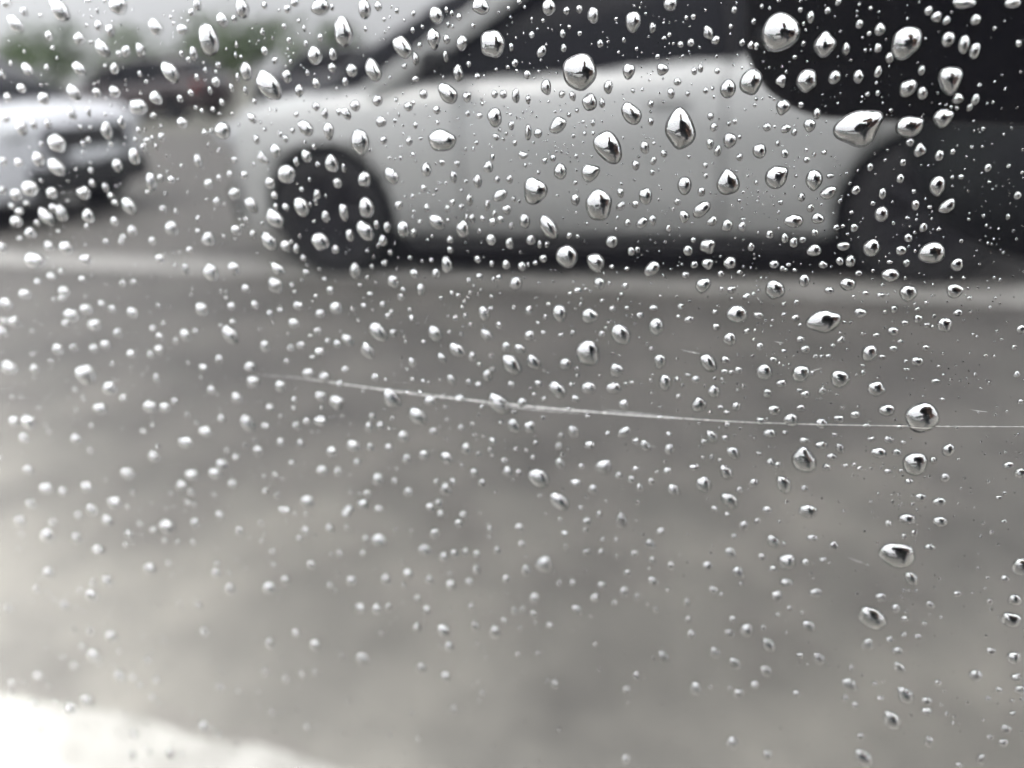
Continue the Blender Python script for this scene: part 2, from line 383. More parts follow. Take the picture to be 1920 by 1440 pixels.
def skin_mesh(name, nodes, edges, root, sub=2):
    me = bpy.data.meshes.new(name); me.from_pydata([tuple(nodes[k][0]) for k in nodes], [(list(nodes).index(a), list(nodes).index(b_)) for a, b_ in edges], [])
    o = bpy.data.objects.new(name, me); COL.objects.link(o)
    md = o.modifiers.new('skin', 'SKIN'); md.use_smooth_shade = True
    for i, k in enumerate(nodes):
        r_ = nodes[k][1]; r_ = r_ if isinstance(r_, tuple) else (r_, r_)
        me.skin_vertices[0].data[i].radius = r_; me.skin_vertices[0].data[i].use_root = (k == root)
    s_ = o.modifiers.new('sub', 'SUBSURF'); s_.levels = sub; s_.render_levels = sub
    dg = bpy.context.evaluated_depsgraph_get(); dg.update()
    m2 = bpy.data.meshes.new_from_object(o.evaluated_get(dg)); bpy.data.objects.remove(o)
    m2.shade_smooth(); return m2
N = {}
N['pelvis'] = ((.54, -.84, .80), (.15, .11)); N['waist'] = ((.47, -.82, .92), (.14, .10)); N['chest'] = ((.35, -.76, 1.09), (.165, .115))
N['collar'] = ((.27, -.70, 1.22), (.12, .09)); N['neck'] = ((.24, -.65, 1.29), .055); N['skull'] = ((.22, -.58, 1.37), .085); N['crown'] = ((.22, -.58, 1.47), .07)
N['lsh'] = ((.14, -.66, 1.19), .072); N['lel'] = ((.17, -.50, .865), .060); N['lwr'] = ((.255, -.24, .90), .034)
N['rsh'] = ((.44, -.68, 1.17), .072); N['rel'] = ((.50, -.44, .93), .058); N['rwr'] = ((.265, -.19, .97), .034)
for s, hx, kx, fx, fy, ky in (('l', .46, .52, .58, -.92, -.78), ('r', .63, .68, .76, -.88, -.74)):
    N[s+'hip'] = ((hx, -.85, .74), .09); N[s+'kn'] = ((kx, ky, .44), .065); N[s+'an'] = ((fx, fy, .09), .045); N[s+'to'] = ((fx+.01, fy+.19, .045), .04)
E_ = [('pelvis', 'waist'), ('waist', 'chest'), ('chest', 'collar'), ('collar', 'neck'), ('neck', 'skull'), ('skull', 'crown'),
      ('collar', 'lsh'), ('lsh', 'lel'), ('lel', 'lwr'), ('collar', 'rsh'), ('rsh', 'rel'), ('rel', 'rwr')]
for s in 'lr': E_ += [('pelvis', s+'hip'), (s+'hip', s+'kn'), (s+'kn', s+'an'), (s+'an', s+'to')]
# hands: palm then five fingers; fingers close on the phone's edges
def hand(pre, wr, palm, base, axis_f, axis_s, curl, side):
    # palm centre, finger direction axis_f, knuckle row direction axis_s, curl direction
    palm, f_, s_, c_ = (Vector(palm), Vector(axis_f).normalized(), Vector(axis_s).normalized(), Vector(curl).normalized())
    N[pre+'palm'] = (tuple(palm), (.030, .017)); E_.append((wr, pre+'palm'))
    for k, ln in enumerate((.072, .080, .074, .060)):
        b0 = palm+f_*.045+s_*(.028-.0187*k); k1 = b0+f_*ln*.42+c_*.006; k2 = k1+(f_*.6+c_*.8).normalized()*ln*.32; k3 = k2+(f_*-.1+c_*1).normalized()*ln*.26
        for q_, (pt, ra) in enumerate(((b0, .0095), (k1, .0088), (k2, .0082), (k3, .0065))): N['%sf%d%d' % (pre, k, q_)] = (tuple(pt), ra)
        E_.append((pre+'palm', '%sf%d0' % (pre, k)))
        for q_ in range(3): E_.append(('%sf%d%d' % (pre, k, q_), '%sf%d%d' % (pre, k, q_+1)))
    t0 = palm+s_*.036-f_*.012; t1 = t0+(s_*.8+f_*.5+c_*.3).normalized()*.034; t2 = t1+(f_*.8+c_*.55).normalized()*.030
    for q_, (pt, ra) in enumerate(((t0, .012), (t1, .0105), (t2, .008))): N['%st%d' % (pre, q_)] = (tuple(pt), ra)
    E_.append((pre+'palm', pre+'t0')); E_.append((pre+'t0', pre+'t1')); E_.append((pre+'t1', pre+'t2'))
hand('r', 'rwr', camp(.200, .012, .022), None, -AX_R*.75-AX_F*(-.35), AX_U, AX_F*-.2-AX_R, 1)
hand('l', 'lwr', camp(.200, -.055, .030), None, AX_U*.5-AX_R*.6, AX_R, -AX_F*-.4+AX_U, 1)
me_p = skin_mesh('person', N, E_, 'pelvis')
person = bpy.data.objects.new('person', me_p); COL.objects.link(person)
tag(person, 'photographer in dark jacket leaning in from the right, holding a phone', 'person')
for mm in ('jacket', 'trousers', 'skin', 'hair'): me_p.materials.append(M[mm])
lw, rw = Vector(N['lwr'][0]), Vector(N['rwr'][0]); lp_, rp_ = Vector(N['lpalm'][0]), Vector(N['rpalm'][0])
for p in me_p.polygons:
    c = p.center
    if c.z > 1.315 and abs(c.x-.22) < .13: idx = 2
    elif min((c-lp_).length, (c-rp_).length) < min((c-lw).length, (c-rw).length) and min((c-lp_).length, (c-rp_).length) < .16: idx = 2
    elif c.z < .78: idx = 1
    else: idx = 0
    p.material_index = idx
def blob(name, c, r_, mat, seg=16):
    b = bmesh.new(); bmesh.ops.create_uvsphere(b, u_segments=seg, v_segments=seg//2+2, radius=1)
    for v in b.verts: v.co = Vector((v.co.x*r_[0]+c[0], v.co.y*r_[1]+c[1], v.co.z*r_[2]+c[2]))
    return bm_obj(name, b, mat, person)
blob('hair', (.22, -.605, 1.455), (.088, .092, .085), M['hair'], 24)
for sx_ in (-1, 1):
    blob('ear', (.22+sx_*.083, -.58, 1.395), (.012, .02, .032), M['skin'])
    blob('eye', (.22+sx_*.032, -.503, 1.405), (.013, .012, .011), M['hair'])
blob('nose', (.22, -.488, 1.38), (.013, .018, .022), M['skin']); blob('mouth', (.22, -.502, 1.335), (.024, .010, .007), M['red'])

# ------------------------------------------------------------------ the wet car door
door = empty('black_car', (-.2, .02, 0)); tag(door, 'glossy black car side beaded with rain, mirroring parked cars and road', 'car')
x0, x1, z0, z1 = -.80, .55, .32, 1.14
def outline(ins, r_=.06, seg=8):
    P = []
    for cx, cz, a0 in ((x1-r_, z1-r_, 0), (x0+r_, z1-r_, 90), (x0+r_, z0+r_, 180), (x1-r_, z0+r_, 270)):
        for k in range(seg+1):
            a = R(a0+90*k/seg); P.append((cx+(r_-ins)*math.cos(a), cz+(r_-ins)*math.sin(a)))
    return P
b = bmesh.new(); lays = []
for ins, y in ((.012, 0.0), (.005, .0012), (.001, .005), (0, .012), (0, .03), (.012, .032)):
    lays.append([b.verts.new((px, y, pz)) for px, pz in outline(ins)])
K = len(lays[0])
for i in range(len(lays)-1):
    for k in range(K): b.faces.new((lays[i][k], lays[i][(k+1) % K], lays[i+1][(k+1) % K], lays[i+1][k]))
ff = b.faces.new(lays[0]); bk = b.faces.new(lays[-1][::-1])
skin_o = bm_obj('outer_skin', b, M['paint'], None)
for p in skin_o.data.polygons:
    if p.loop_total > 6: p.use_smooth = False
skin_o.parent = door; skin_o.matrix_parent_inverse = Matrix.Translation(-Vector(door.location))
hb = box_bm((.44, -.022, .99), (.17, .022, .026), .009, 3)
for hx_ in (.375, .505): box_bm((hx_, -.006, .99), (.024, .02, .022), .004, 2, hb)
hd = bm_obj('door_handle', hb, M['paint'], None); hd.parent = door; hd.matrix_parent_inverse = Matrix.Translation(-Vector(door.location))
pr = [(.05, .34), (.014, .60), (.012, .95), (.022, 1.15), (.09, 1.27), (.22, 1.52), (.31, 1.58), (.9, 1.61)]
ring_ = pr + [(1.8-y_, z_) for y_, z_ in pr[-2::-1]] + [(1.6, .26), (.2, .26)]
SHV, SHF = [], []
stx = [(-2.35, .25), (-2.2, .12), (-1.5, .0), (-.9, 0), (.6, 0), (1.5, 0), (2.1, .12), (2.3, .3)]
for (xx, ins_) in stx:
    cab = 1.0 if -1.4 < xx < 1.4 else .0
    for (y_, z_) in ring_: SHV.append((xx, .9+(y_-.9)*(1-ins_), z_ if (z_ < 1.16 or cab) else 1.14))
nr_ = len(ring_)
for i in range(len(stx)-1):
    for k in range(nr_): SHF.append((i*nr_+k, i*nr_+(k+1) % nr_, (i+1)*nr_+(k+1) % nr_, (i+1)*nr_+k))
SHF.append(tuple(range(nr_))[::-1]); SHF.append(tuple((len(stx)-1)*nr_+k for k in range(nr_)))
shl = mesh_obj('body_shell', SHV, SHF, M['paint'], None, smooth=False); shl.parent = door; shl.matrix_parent_inverse = Matrix.Translation(-Vector(door.location))
for wx in (-1.55, 1.35):
    for wy in (.10, 1.66):
        tb = lathe_bm([(.19, -.09), (.27, -.10), (.30, -.08), (.305, -.05), (.305, .05), (.30, .08), (.27, .10), (.19, .09)], 32)
        wh = bm_obj('wheel', tb, M['tyre'], None, loc=(wx, wy, .308)); wh.parent = door; wh.matrix_parent_inverse = Matrix.Translation(-Vector(door.location))
def ray(px, py):
    return AX_F + AX_R*((px-960)/FPX) - AX_U*((py-720)/FPX)
def hit(px, py, off=0.0):           # photo pixel -> point on the plane 'off' metres in front of the paint
    v = ray(px, py); t_ = (CAM_D-off)/v[1]; return CAM+v*t_
def scratch(name, pts, widths, lift=.00006, amp=.0, n=140):
    P = np.array([hit(*p)[[0, 2]] for p in pts]); tt = np.linspace(0, 1, len(P)); T = np.linspace(0, 1, n)
    # smooth through the points
    X = np.interp(T, tt, P[:, 0]); Z = np.interp(T, tt, P[:, 1]); ker = np.ones(15)/15
    Xs = np.convolve(np.pad(X, 7, mode='edge'), ker, 'valid'); Zs = np.convolve(np.pad(Z, 7, mode='edge'), ker, 'valid')
    Xs[0], Zs[0], Xs[-1], Zs[-1] = X[0], Z[0], X[-1], Z[-1]
    W = np.interp(T, np.linspace(0, 1, len(widths)), widths)*np.clip(1+RNG.normal(0, .30, n), .25, 1.7)
    dx, dz = np.gradient(Xs), np.gradient(Zs); L = np.hypot(dx, dz); nx_, nz_ = -dz/L, dx/L
    V = []; F = []
    for i in range(n):
        h_ = W[i]/2
        V += [(Xs[i]+nx_[i]*h_, -lift*.3, Zs[i]+nz_[i]*h_), (Xs[i], -lift, Zs[i]), (Xs[i]-nx_[i]*h_, -lift*.3, Zs[i]-nz_[i]*h_)]
    for i in range(n-1):
        a = i*3; F += [(a, a+3, a+4, a+1), (a+1, a+4, a+5, a+2)]
    o = mesh_obj(name, V, F, M['scratch'], None); o.parent = door; o.matrix_parent_inverse = Matrix.Translation(-Vector(door.location)); return o
sc0 = scratch('scratch', [(478, 702), (560, 708), (650, 721), (760, 736), (880, 750), (1000, 763), (1120, 773), (1240, 782), (1350, 789), (1430, 793)],
              [.00003, .0001, .00026, .00042, .00044, .0005, .00046, .00034, .0002, .0001], n=260)
tag(sc0, 'long pale scratch thinning to the right')
scratch('scratch', [(900, 757), (960, 764), (1030, 771), (1100, 776.5)], [.00004, .00014, .00012, .00003], n=60)
scratch('scratch', [(1130, 768), (1180, 773), (1240, 778)], [.00003, .00012, .00003], n=40)
scratch('scratch', [(1400, 791.5), (1500, 795), (1620, 797.5), (1780, 799.5), (1930, 800)], [.0001, .00018, .00016, .00018, .00014])
for a, b_ in (((1278, 656), (1312, 663)), ((1452, 640), (1470, 643)), ((1505, 700), (1540, 690)), ((1820, 768), (1850, 772)), ((1190, 830), (1230, 838)), ((1590, 1045), (1620, 1056))):
    scratch('scratch', [a, ((a[0]+b_[0])/2, (a[1]+b_[1])/2+.6), b_], [.00004, .00011, .00004], n=24)

# ------------------------------------------------------------------ rain drops
DROPS = """
A
550 180 225 215;800 255 125 130 p;1260 245 165 180 p;1510 445 130 175 v;1270 495 95 115;700 450 120 130 v;855 435 70 80;990 430 60 85;1100 405 45 70;1100 270 45 60;1165 325 50 70;920 275 45 80;555 455 60 80;385 460 130 155;255 500 92 120;1495 220 70 100;1585 250 65 115;1645 285 60 100;1650 110 55 70;1430 95 60 60;1385 60 45 50;1485 115 45 50;1110 165 60 80;995 135 45 50;720 95 45 75;815 60 35 40;875 10 35 40;540 0 30 25;290 55 35 40;20 100 25 30;60 95 30 35;400 120 30 35;270 148 28 28;145 185 65 70 d;185 225 55 50;45 240 45 45;335 240 35 45;385 255 40 50;415 260 35 50;680 245 30 35;630 322 30 25;100 385 35 50;65 400 35 50;195 400 35 35;130 510 35 35;1585 15 130 65;1860 15 90 60;1890 245 35 45;1345 395 40 65;1350 525 60 80;1550 555 65 60;1648 560 45 75;1615 605 35 50;1040 530 30 30;1097 525 30 35;565 600 85 85 v;665 590 35 40;755 640 45 70;715 705 70 85;985 725 250 220 h;1275 715 145 130 h;1465 665 105 110 h;1170 620 25 25;1280 800 45 50;1335 845 65 90;1445 875 50 70;1520 855 30 35;1240 915 35 50;1055 940 40 50;1225 1005 45 60;1435 1045 90 120 v;1565 995 35 30;1718 945 40 50;1885 1100 40 50;1300 1078 28 28;1125 1090 45 70;975 1070 50 60;1310 1155 45 70;1120 1205 75 105;1490 1160 95 70 s;1390 1165 30 25;1070 1145 30 30;950 1195 30 25;1355 1280 45 60;1270 1340 45 60;1830 1220 25 40;1265 1225 30 20;1440 1290 28 25;1710 1268 20 25;820 1085 75 100 s;740 1010 95 135 v;830 990 40 35;670 1110 45 50;720 1170 45 55;760 1230 70 70;625 1245 115 80;525 1000 130 140 h;432 850 85 85;535 808 30 35;575 865 45 55;475 715 50 50;580 725 50 55 s;628 745 35 45;265 790 80 100;158 655 40 45;175 715 45 55;260 695 30 30;293 685 28 30;320 770 25 30;155 810 45 70;197 850 45 70;320 885 40 50;128 930 30 35;130 990 30 30;255 1035 140 140 p;-15 735 180 245 p;10 1045 85 120;105 1080 45 60;415 1028 25 28;318 1130 25 25;550 1138 35 30;698 900 40 35;797 858 35 30;740 870 25 25;695 845 22 22;105 1180 100 90 s;250 1270 70 70;335 1275 50 60;340 1235 30 30;165 1245 50 70 s;8 1220 60 85;490 1320 45 50;575 1340 45 65;745 1310 45 45;865 1280 40 35;900 1272 28 25;965 1282 45 50;625 1365 55 60;675 1350 40 40;60 1350 35 35;30 1410 60 60;140 1385 100 80 v;385 1390 40 55;740 1410 85 70;905 1385 75 55;1065 1395 100 100;1230 1410 60 60;1405 1425 145 130
B
125 50 75 120;205 35 45 60;5 185 125 165 p;310 60 30 40;405 75 25 40;240 110 22 30;135 165 25 35;530 85 90 95;590 55 25 35;620 75 25 40;660 95 35 45;600 140 20 40;625 150 20 30;780 35 105 95;515 215 80 130;590 220 45 60;455 150 20 28;400 170 25 40;340 265 95 150 d;440 255 30 40;415 330 40 80;355 372 35 35;675 240 65 100;740 145 28 30;585 315 35 75;845 245 145 180;955 265 30 55;1070 195 35 45;1245 190 35 55;1340 187 30 30;1250 270 35 50;1265 60 40 45;1338 50 40 45;1165 40 80 100;1415 85 70 100;1545 105 22 25;1640 120 95 125;1750 155 40 70;1590 225 25 35;1455 245 40 50;1660 275 22 25;1815 215 28 25;1845 195 28 30;1850 20 80 80;1908 250 35 45;1000 10 30 30;1125 290 60 60 s;975 355 40 50;715 360 30 40;935 378 30 25;870 390 22 20;655 410 60 105;765 430 35 40;55 395 70 75;175 395 85 150 d;20 460 35 55;1335 400 210 200 v;1045 420 45 55;1110 400 20 20;1615 400 75 100;1805 390 70 70;1890 460 45 45;1855 525 45 65;1640 510 25 28;1500 490 60 70;1150 490 70 80;1240 530 40 40;1300 540 40 60;980 540 45 90;910 530 45 50;862 530 40 50;1050 560 30 60;705 545 55 60;595 525 90 150 d;460 530 50 60;415 445 40 35;200 565 60 70;75 595 60 65;25 640 55 65 d;375 600 55 55;405 580 22 25;1395 575 90 100;1465 580 35 65;535 620 45 50;710 640 30 35;775 650 40 35;790 585 22 22;860 660 90 120;955 705 35 60;220 685 60 75;415 705 28 45;540 690 25 30;300 680 25 28;1215 705 90 110 s;1280 645 28 30;1325 622 25 28;1415 690 30 45;1415 750 22 25;1630 640 105 145 d;1740 585 35 50;1740 685 35 50;1105 750 50 60;1050 745 40 100;560 790 165 135;100 800 110 170;235 790 45 55;380 795 40 55;160 845 20 25;870 770 40 45;890 730 25 30;975 805 30 40;760 803 25 28;912 782 22 25;740 838 22 22;698 840 20 25;1305 765 25 28;1500 830 165 175 d;1705 830 55 80;1815 865 40 50;1755 905 40 50;1655 930 50 55;1750 970 30 35;1320 880 25 25;1020 875 55 45 p;850 885 30 45;825 940 60 70;1145 905 35 45;1190 890 35 40;1230 965 80 105;1395 975 100 110 h;1315 1028 30 30;475 955 60 90;565 915 35 35;650 920 35 40;400 870 35 35;333 890 20 30;272 888 20 22;280 990 85 90 d;630 995 40 80;765 1020 55 85;700 1020 25 30;875 1010 35 50;945 1010 40 55;125 1010 80 100;10 945 30 60;1085 1075 145 160;890 1100 80 75 s;720 1125 45 75;460 1060 40 45;490 1085 20 20;400 1105 30 35;675 1070 20 22;550 1030 20 20;585 1030 20 20;135 1170 90 140;10 1195 55 110;320 1155 50 55;480 1170 40 50;405 1190 25 25;595 1175 35 40;625 1140 35 50;675 1165 35 45;820 1155 35 75;930 1180 55 60;970 1120 30 35;1000 1135 20 22;1445 1155 160 190;1315 1125 55 75;1570 1085 45 60;1710 1105 80 110;1655 1150 45 45;1570 1160 50 50 s;1890 1135 40 40;1030 1245 70 90;1165 1280 110 125 d;860 1205 30 50;895 1235 45 55;850 1250 50 55;735 1230 40 55;705 1225 25 45;795 1230 30 40;600 1240 25 35;955 1270 35 45;535 1250 80 105 d;680 1290 80 110;345 1290 75 110;405 1310 40 60;130 1300 90 130 d;195 1265 35 60;255 1280 45 70;45 1325 50 80;230 1355 50 75;610 1350 40 50;840 1350 60 75;945 1370 50 75;1065 1350 55 65;775 1300 25 30;1265 1445 130 135;1520 1360 70 75;1610 1255 40 45;1690 1255 70 60 s;1750 1240 45 70;1280 1325 35 45;1330 1330 25 25;1130 1330 30 45;1115 1375 30 50;1155 1375 28 45;1630 1415 45 50;1665 1405 30 45;1840 1285 35 40;145 1410 25 30;205 1380 25 40;275 1420 30 40;610 1405 35 50
C
30 15 55 70;130 65 40 60;225 88 25 30;80 130 75 100 d;325 50 100 130 d;270 200 45 60;440 215 65 80;545 60 20 40;515 95 20 25;655 30 105 100;490 5 45 20;485 143 22 28;550 145 45 70;615 170 50 80;868 150 65 120 d;960 97 20 30;1075 70 40 45;1020 165 65 65;1105 25 45 75;1245 110 65 90 v;1315 105 30 50;1355 45 80 120;1485 30 35 45;1615 50 45 55;1655 15 50 50;1795 40 110 95;1865 40 25 45;1680 115 25 30;1598 148 28 40;1475 180 28 45;1710 160 20 45;1165 220 115 195;570 270 65 120 d;510 240 25 35;705 285 50 75;785 280 50 90;665 300 40 40;440 385 60 95 d;260 378 30 35;150 390 45 100 d;320 325 20 28;12 420 25 60;60 355 25 35;640 385 50 70;590 370 20 25;820 460 25 30;785 415 25 45;1020 300 25 40;1085 300 45 90;1060 335 30 40;1330 250 20 45;1325 310 20 40;1355 320 20 25;1225 365 35 40;1485 285 40 55;1545 340 35 50;1635 345 25 30;1720 245 30 45;1800 210 35 55;1625 225 30 35;1765 310 90 105;1870 305 45 85;1865 380 50 60;950 405 75 150 d;1380 400 75 110;1155 395 25 40;1105 435 28 50;1210 460 50 65;1505 480 110 215 d;1610 430 55 85;1728 410 25 40;1775 470 45 70;1680 510 50 80;115 495 50 60;240 555 65 85;410 520 65 105 d;230 480 20 25;40 550 40 65;540 520 45 65;640 515 60 70;770 600 100 95;870 550 70 90;860 650 40 45;1010 555 35 50;1070 520 35 45;1180 510 25 55;1245 575 35 45;1300 495 25 55;1380 510 25 60;1430 570 25 50;1335 435 25 60;1100 605 20 30;1135 625 28 35;1195 615 28 35;1235 640 20 25;1305 640 18 25;1415 665 50 55 d;1775 600 45 50;1825 640 40 65;1905 630 30 45;1665 645 30 35;1020 690 60 65;1245 735 90 115;1150 745 40 40;1185 740 25 40;25 665 50 60;115 720 60 90;185 700 40 60;265 695 40 60;400 640 50 70 d;495 630 25 60;680 690 40 80;595 735 60 115;450 715 28 35;507 715 25 30;775 735 28 45;760 785 25 35;310 805 95 110;210 895 65 100;310 940 75 130 d;100 915 50 50;15 910 40 60;465 805 30 35;495 785 30 40;230 810 30 30;465 855 22 28;805 830 35 60;825 790 45 40;875 825 25 50;905 770 40 60;855 775 20 35;750 880 60 110;655 930 55 85;510 915 20 25;160 1060 90 95;85 1095 60 80;12 1070 40 60;285 1085 60 70;465 1085 70 80;515 1030 35 50;590 1055 35 65;230 1015 25 28;845 1020 55 120;900 1000 35 50;960 1010 45 45;830 1080 30 30;940 965 20 25;1110 905 50 80;1170 1035 50 70;1230 1000 35 40;1230 850 25 45;1170 815 20 30;1315 900 35 40;1290 980 35 45;1370 985 45 50;1425 925 20 30;1440 785 35 65;1475 890 70 60 d;1545 850 65 90;1605 980 100 130;1715 720 75 110 d;1845 735 60 110;1645 735 30 40;1575 755 25 45;1605 780 30 50;1765 825 30 45;1720 880 55 90;1665 910 35 60;1860 920 80 115;1785 925 30 40;1515 1030 60 70;1740 1010 20 35;1695 1065 30 40;1780 1095 45 65;1895 1030 50 70;1830 1100 18 30;1315 1090 65 75;1410 1155 75 80 d;1215 1135 45 50;1540 1100 40 45;1605 1165 40 50;1550 1160 30 40;1690 1165 85 130;1745 1150 20 40;1775 1135 25 50;1540 1230 95 110 d;1830 1220 50 75;1765 1245 25 30;915 1175 40 50;990 1190 30 45;1110 1230 30 45;1385 1235 30 35;720 1160 75 100 d;645 1140 40 45;620 1100 40 40;380 1130 25 20;255 1220 70 110 d;340 1200 60 110;490 1215 65 90;295 1170 45 60;105 1190 50 45;145 1145 35 35;65 1160 35 40;85 1245 65 65;205 1255 35 45;165 1310 60 65;110 1340 35 30;325 1300 25 30;640 1245 45 60;740 1300 55 65;485 1275 30 40;960 1285 75 85;1110 1300 30 40;1325 1295 55 65;1420 1320 40 60;1360 1275 25 30;1475 1255 25 30;1165 1345 75 80;855 1355 40 55;690 1330 40 30;680 1360 35 40;595 1360 35 45;365 1395 70 80;270 1385 55 60;480 1375 25 25;10 1395 50 70;1510 1360 90 90 d;1605 1385 65 70;1795 1360 100 110;1665 1400 40 60;1640 1360 25 30;1685 1330 20 30;1885 1405 40 60;1065 1405 40 40
D
185 25 110 90;475 20 65 60;895 15 50 55;1705 12 35 40;1040 75 40 70;1180 95 85 100;1310 70 70 85;1560 75 60 90 d;1545 165 80 90;1380 185 50 55;1640 165 30 35;1720 95 40 45;135 215 65 55;355 200 60 65;210 145 40 35;690 155 35 45;750 150 35 40;460 130 40 40;285 115 50 45;345 90 30 40;30 270 60 75;480 300 70 60;395 335 75 80;370 380 50 45;525 390 75 70;740 320 55 75;570 270 40 45;630 298 45 45;345 240 45 40;300 248 30 35;890 280 30 40;75 370 60 65;25 365 45 40;12 430 50 70;660 435 50 65;860 410 40 45;1130 300 70 80;1300 285 45 50;1430 275 45 55;1515 325 40 50;1575 305 40 30;1675 280 60 55;1800 325 60 55;1885 295 75 75;1650 380 65 60;1855 195 45 50;1775 228 30 30;1825 130 28 30;1270 235 22 25;1040 445 65 70;1290 445 85 95 d;1305 372 40 35;1240 390 25 30;1785 425 45 55;1620 440 22 25;1745 448 28 30;320 525 60 65;410 515 40 45;525 520 50 60;590 500 60 55;735 550 55 50;845 555 40 50;895 530 55 60;1490 510 55 80;1635 520 40 45;1690 505 50 50;1795 540 60 55;1895 495 45 50;1755 570 35 30;1610 592 35 35;45 630 80 75;190 635 50 50;475 670 100 125;610 745 80 75;690 800 45 45;1140 630 50 50;1230 585 45 60;1405 625 70 60;1420 710 75 75;1575 735 60 80;1730 660 65 60;1820 685 70 65;1910 720 40 55;880 690 40 60;1185 755 45 50;1330 800 65 65;1800 790 70 60;1890 825 85 85;560 860 75 65;840 850 80 70;925 855 65 60;980 820 40 40;155 935 75 75;75 930 55 55;130 1025 50 55;425 1030 55 60;1245 915 45 55;1390 945 75 85 d;1490 960 50 45;1515 855 50 45;1725 930 45 45;1800 930 75 60;1665 955 45 45;1150 990 70 65;1040 1050 80 65;885 1110 60 45;860 1130 60 65;1690 1060 45 55;1575 1050 45 50;1450 1100 60 60;1865 1105 65 65;155 1205 50 55;255 1310 70 65;485 1300 60 60;640 1390 70 65;350 1325 50 45;1075 1235 80 65;1245 1175 65 65;1205 1225 70 65;1015 1295 60 60;1305 1285 50 60;1325 1135 40 45;1810 1210 70 60;1900 1215 50 50;1725 1385 80 75;1600 1430 70 40
E
75 85 60 105;240 40 35 40;385 10 30 30;505 25 25 30;590 50 65 110;765 20 40 50;845 45 30 45;925 50 50 60;1015 60 50 55;1050 50 20 40;1090 40 30 30;1135 15 45 55;410 100 50 60 d;530 100 50 65;145 122 28 28;195 150 22 28;105 165 28 30;290 145 65 85;445 190 45 85;345 190 30 30;715 140 30 45;775 118 40 45;885 122 35 40;855 135 25 40;980 155 75 80;1430 40 110 100 d;1520 62 30 30;1605 72 35 30;1745 75 75 110 s;1450 155 65 75;1505 155 25 25;1595 170 40 40;1330 195 40 40;1285 212 28 28;1575 215 30 25;335 232 40 50;160 212 35 30;125 280 35 35;230 275 35 40;560 235 25 30;620 210 28 30;658 222 30 35;725 208 20 28;845 228 25 30;690 258 25 28;680 290 22 28;800 325 65 95;840 295 30 25;970 292 25 28;1055 308 45 65;1165 272 28 30;1225 325 85 120;1395 340 100 90;1465 252 28 28;1525 300 40 40;1605 292 30 28;1755 293 55 35;1910 285 40 40;1680 335 45 35;1895 342 30 25;1770 400 90 105;1570 445 125 110 d;260 340 40 40;280 318 30 35;385 303 28 35;395 352 45 45;640 350 30 35;697 338 30 35;725 388 28 35;885 392 35 45;1145 345 25 35;1105 378 22 25;1505 372 28 25;205 430 95 105 d;290 435 45 55;35 475 60 75 d;145 535 70 105 d;525 440 75 100 d;648 530 70 110 d;605 428 22 25;815 445 70 65 d;1055 450 60 75;1135 435 35 40;1235 445 35 30;1300 435 35 45;1465 440 40 40;925 515 55 60;1005 525 70 55 d;735 570 45 70;775 612 30 35;565 575 50 65 d;400 600 50 60 d;460 485 25 28;955 615 105 115 d;1080 600 75 95 d;850 638 30 38;820 675 60 70;1260 610 75 70;1385 550 145 150;1545 645 80 85;1790 595 70 95;1820 715 75 110;1890 695 40 35;1325 635 28 28;190 685 50 50;20 640 45 40;400 695 30 30;460 705 30 30;490 715 22 30;715 712 35 40;770 725 45 40;955 725 40 50;620 700 45 75 d;1215 755 100 90 d;1105 718 45 40;1390 745 90 75;1530 745 85 75;1600 720 30 30;1632 710 30 25;1295 725 40 35;1085 778 28 28;1140 805 35 35;1590 840 60 65 d;1315 805 50 50;1895 792 35 35;280 805 105 100 d;495 815 70 65;365 768 40 35;445 768 40 30;665 805 70 55;885 835 110 120 d;1015 825 65 50;5 830 60 80 d;425 905 110 90 d;585 850 25 25;790 850 30 35;970 880 35 35;1135 910 28 30;1385 903 30 30;1275 862 35 25;1790 910 40 30;1860 915 30 25;970 960 75 75 d;1060 965 65 75;1305 990 70 65 d;1590 995 75 65 s;1495 1003 35 40;1235 1012 35 40;900 937 28 28;735 948 28 30;672 967 35 35;155 965 50 55;218 957 45 50;345 1018 65 70;515 988 50 45;850 1043 45 55;750 1005 22 25;800 1015 22 25;1655 1045 40 45;1710 1070 55 70 d;1845 1090 60 65;1395 1065 65 50;1220 1075 45 50;1090 1052 30 35;1040 1095 25 30;1840 1005 35 30;1075 1135 30 30;65 1070 80 70;160 1080 45 50;265 1080 50 55;365 1145 55 55;465 1120 60 65;590 1140 75 65 d;700 1088 60 75;915 1155 40 35;745 1220 50 55;935 1215 65 65;995 1222 35 40;1230 1170 60 60 d;1475 1190 100 90;1350 1185 35 40;1655 1200 45 40;1835 1210 50 45;1560 1235 45 45;1630 1260 45 50;1745 1270 40 50;205 1260 70 75;300 1270 40 45;585 1315 70 70;625 1270 40 40;790 1280 40 45;1110 1255 110 110 d;1315 1280 65 55;1415 1315 55 60;1680 1305 40 50 d;1870 1320 65 70 d;375 1330 55 55;120 1400 70 60;145 1340 45 45;500 1415 55 50;545 1390 45 50;1225 1385 110 90 d;1345 1418 35 35;40 1425 60 40;210 1425 55 40
F
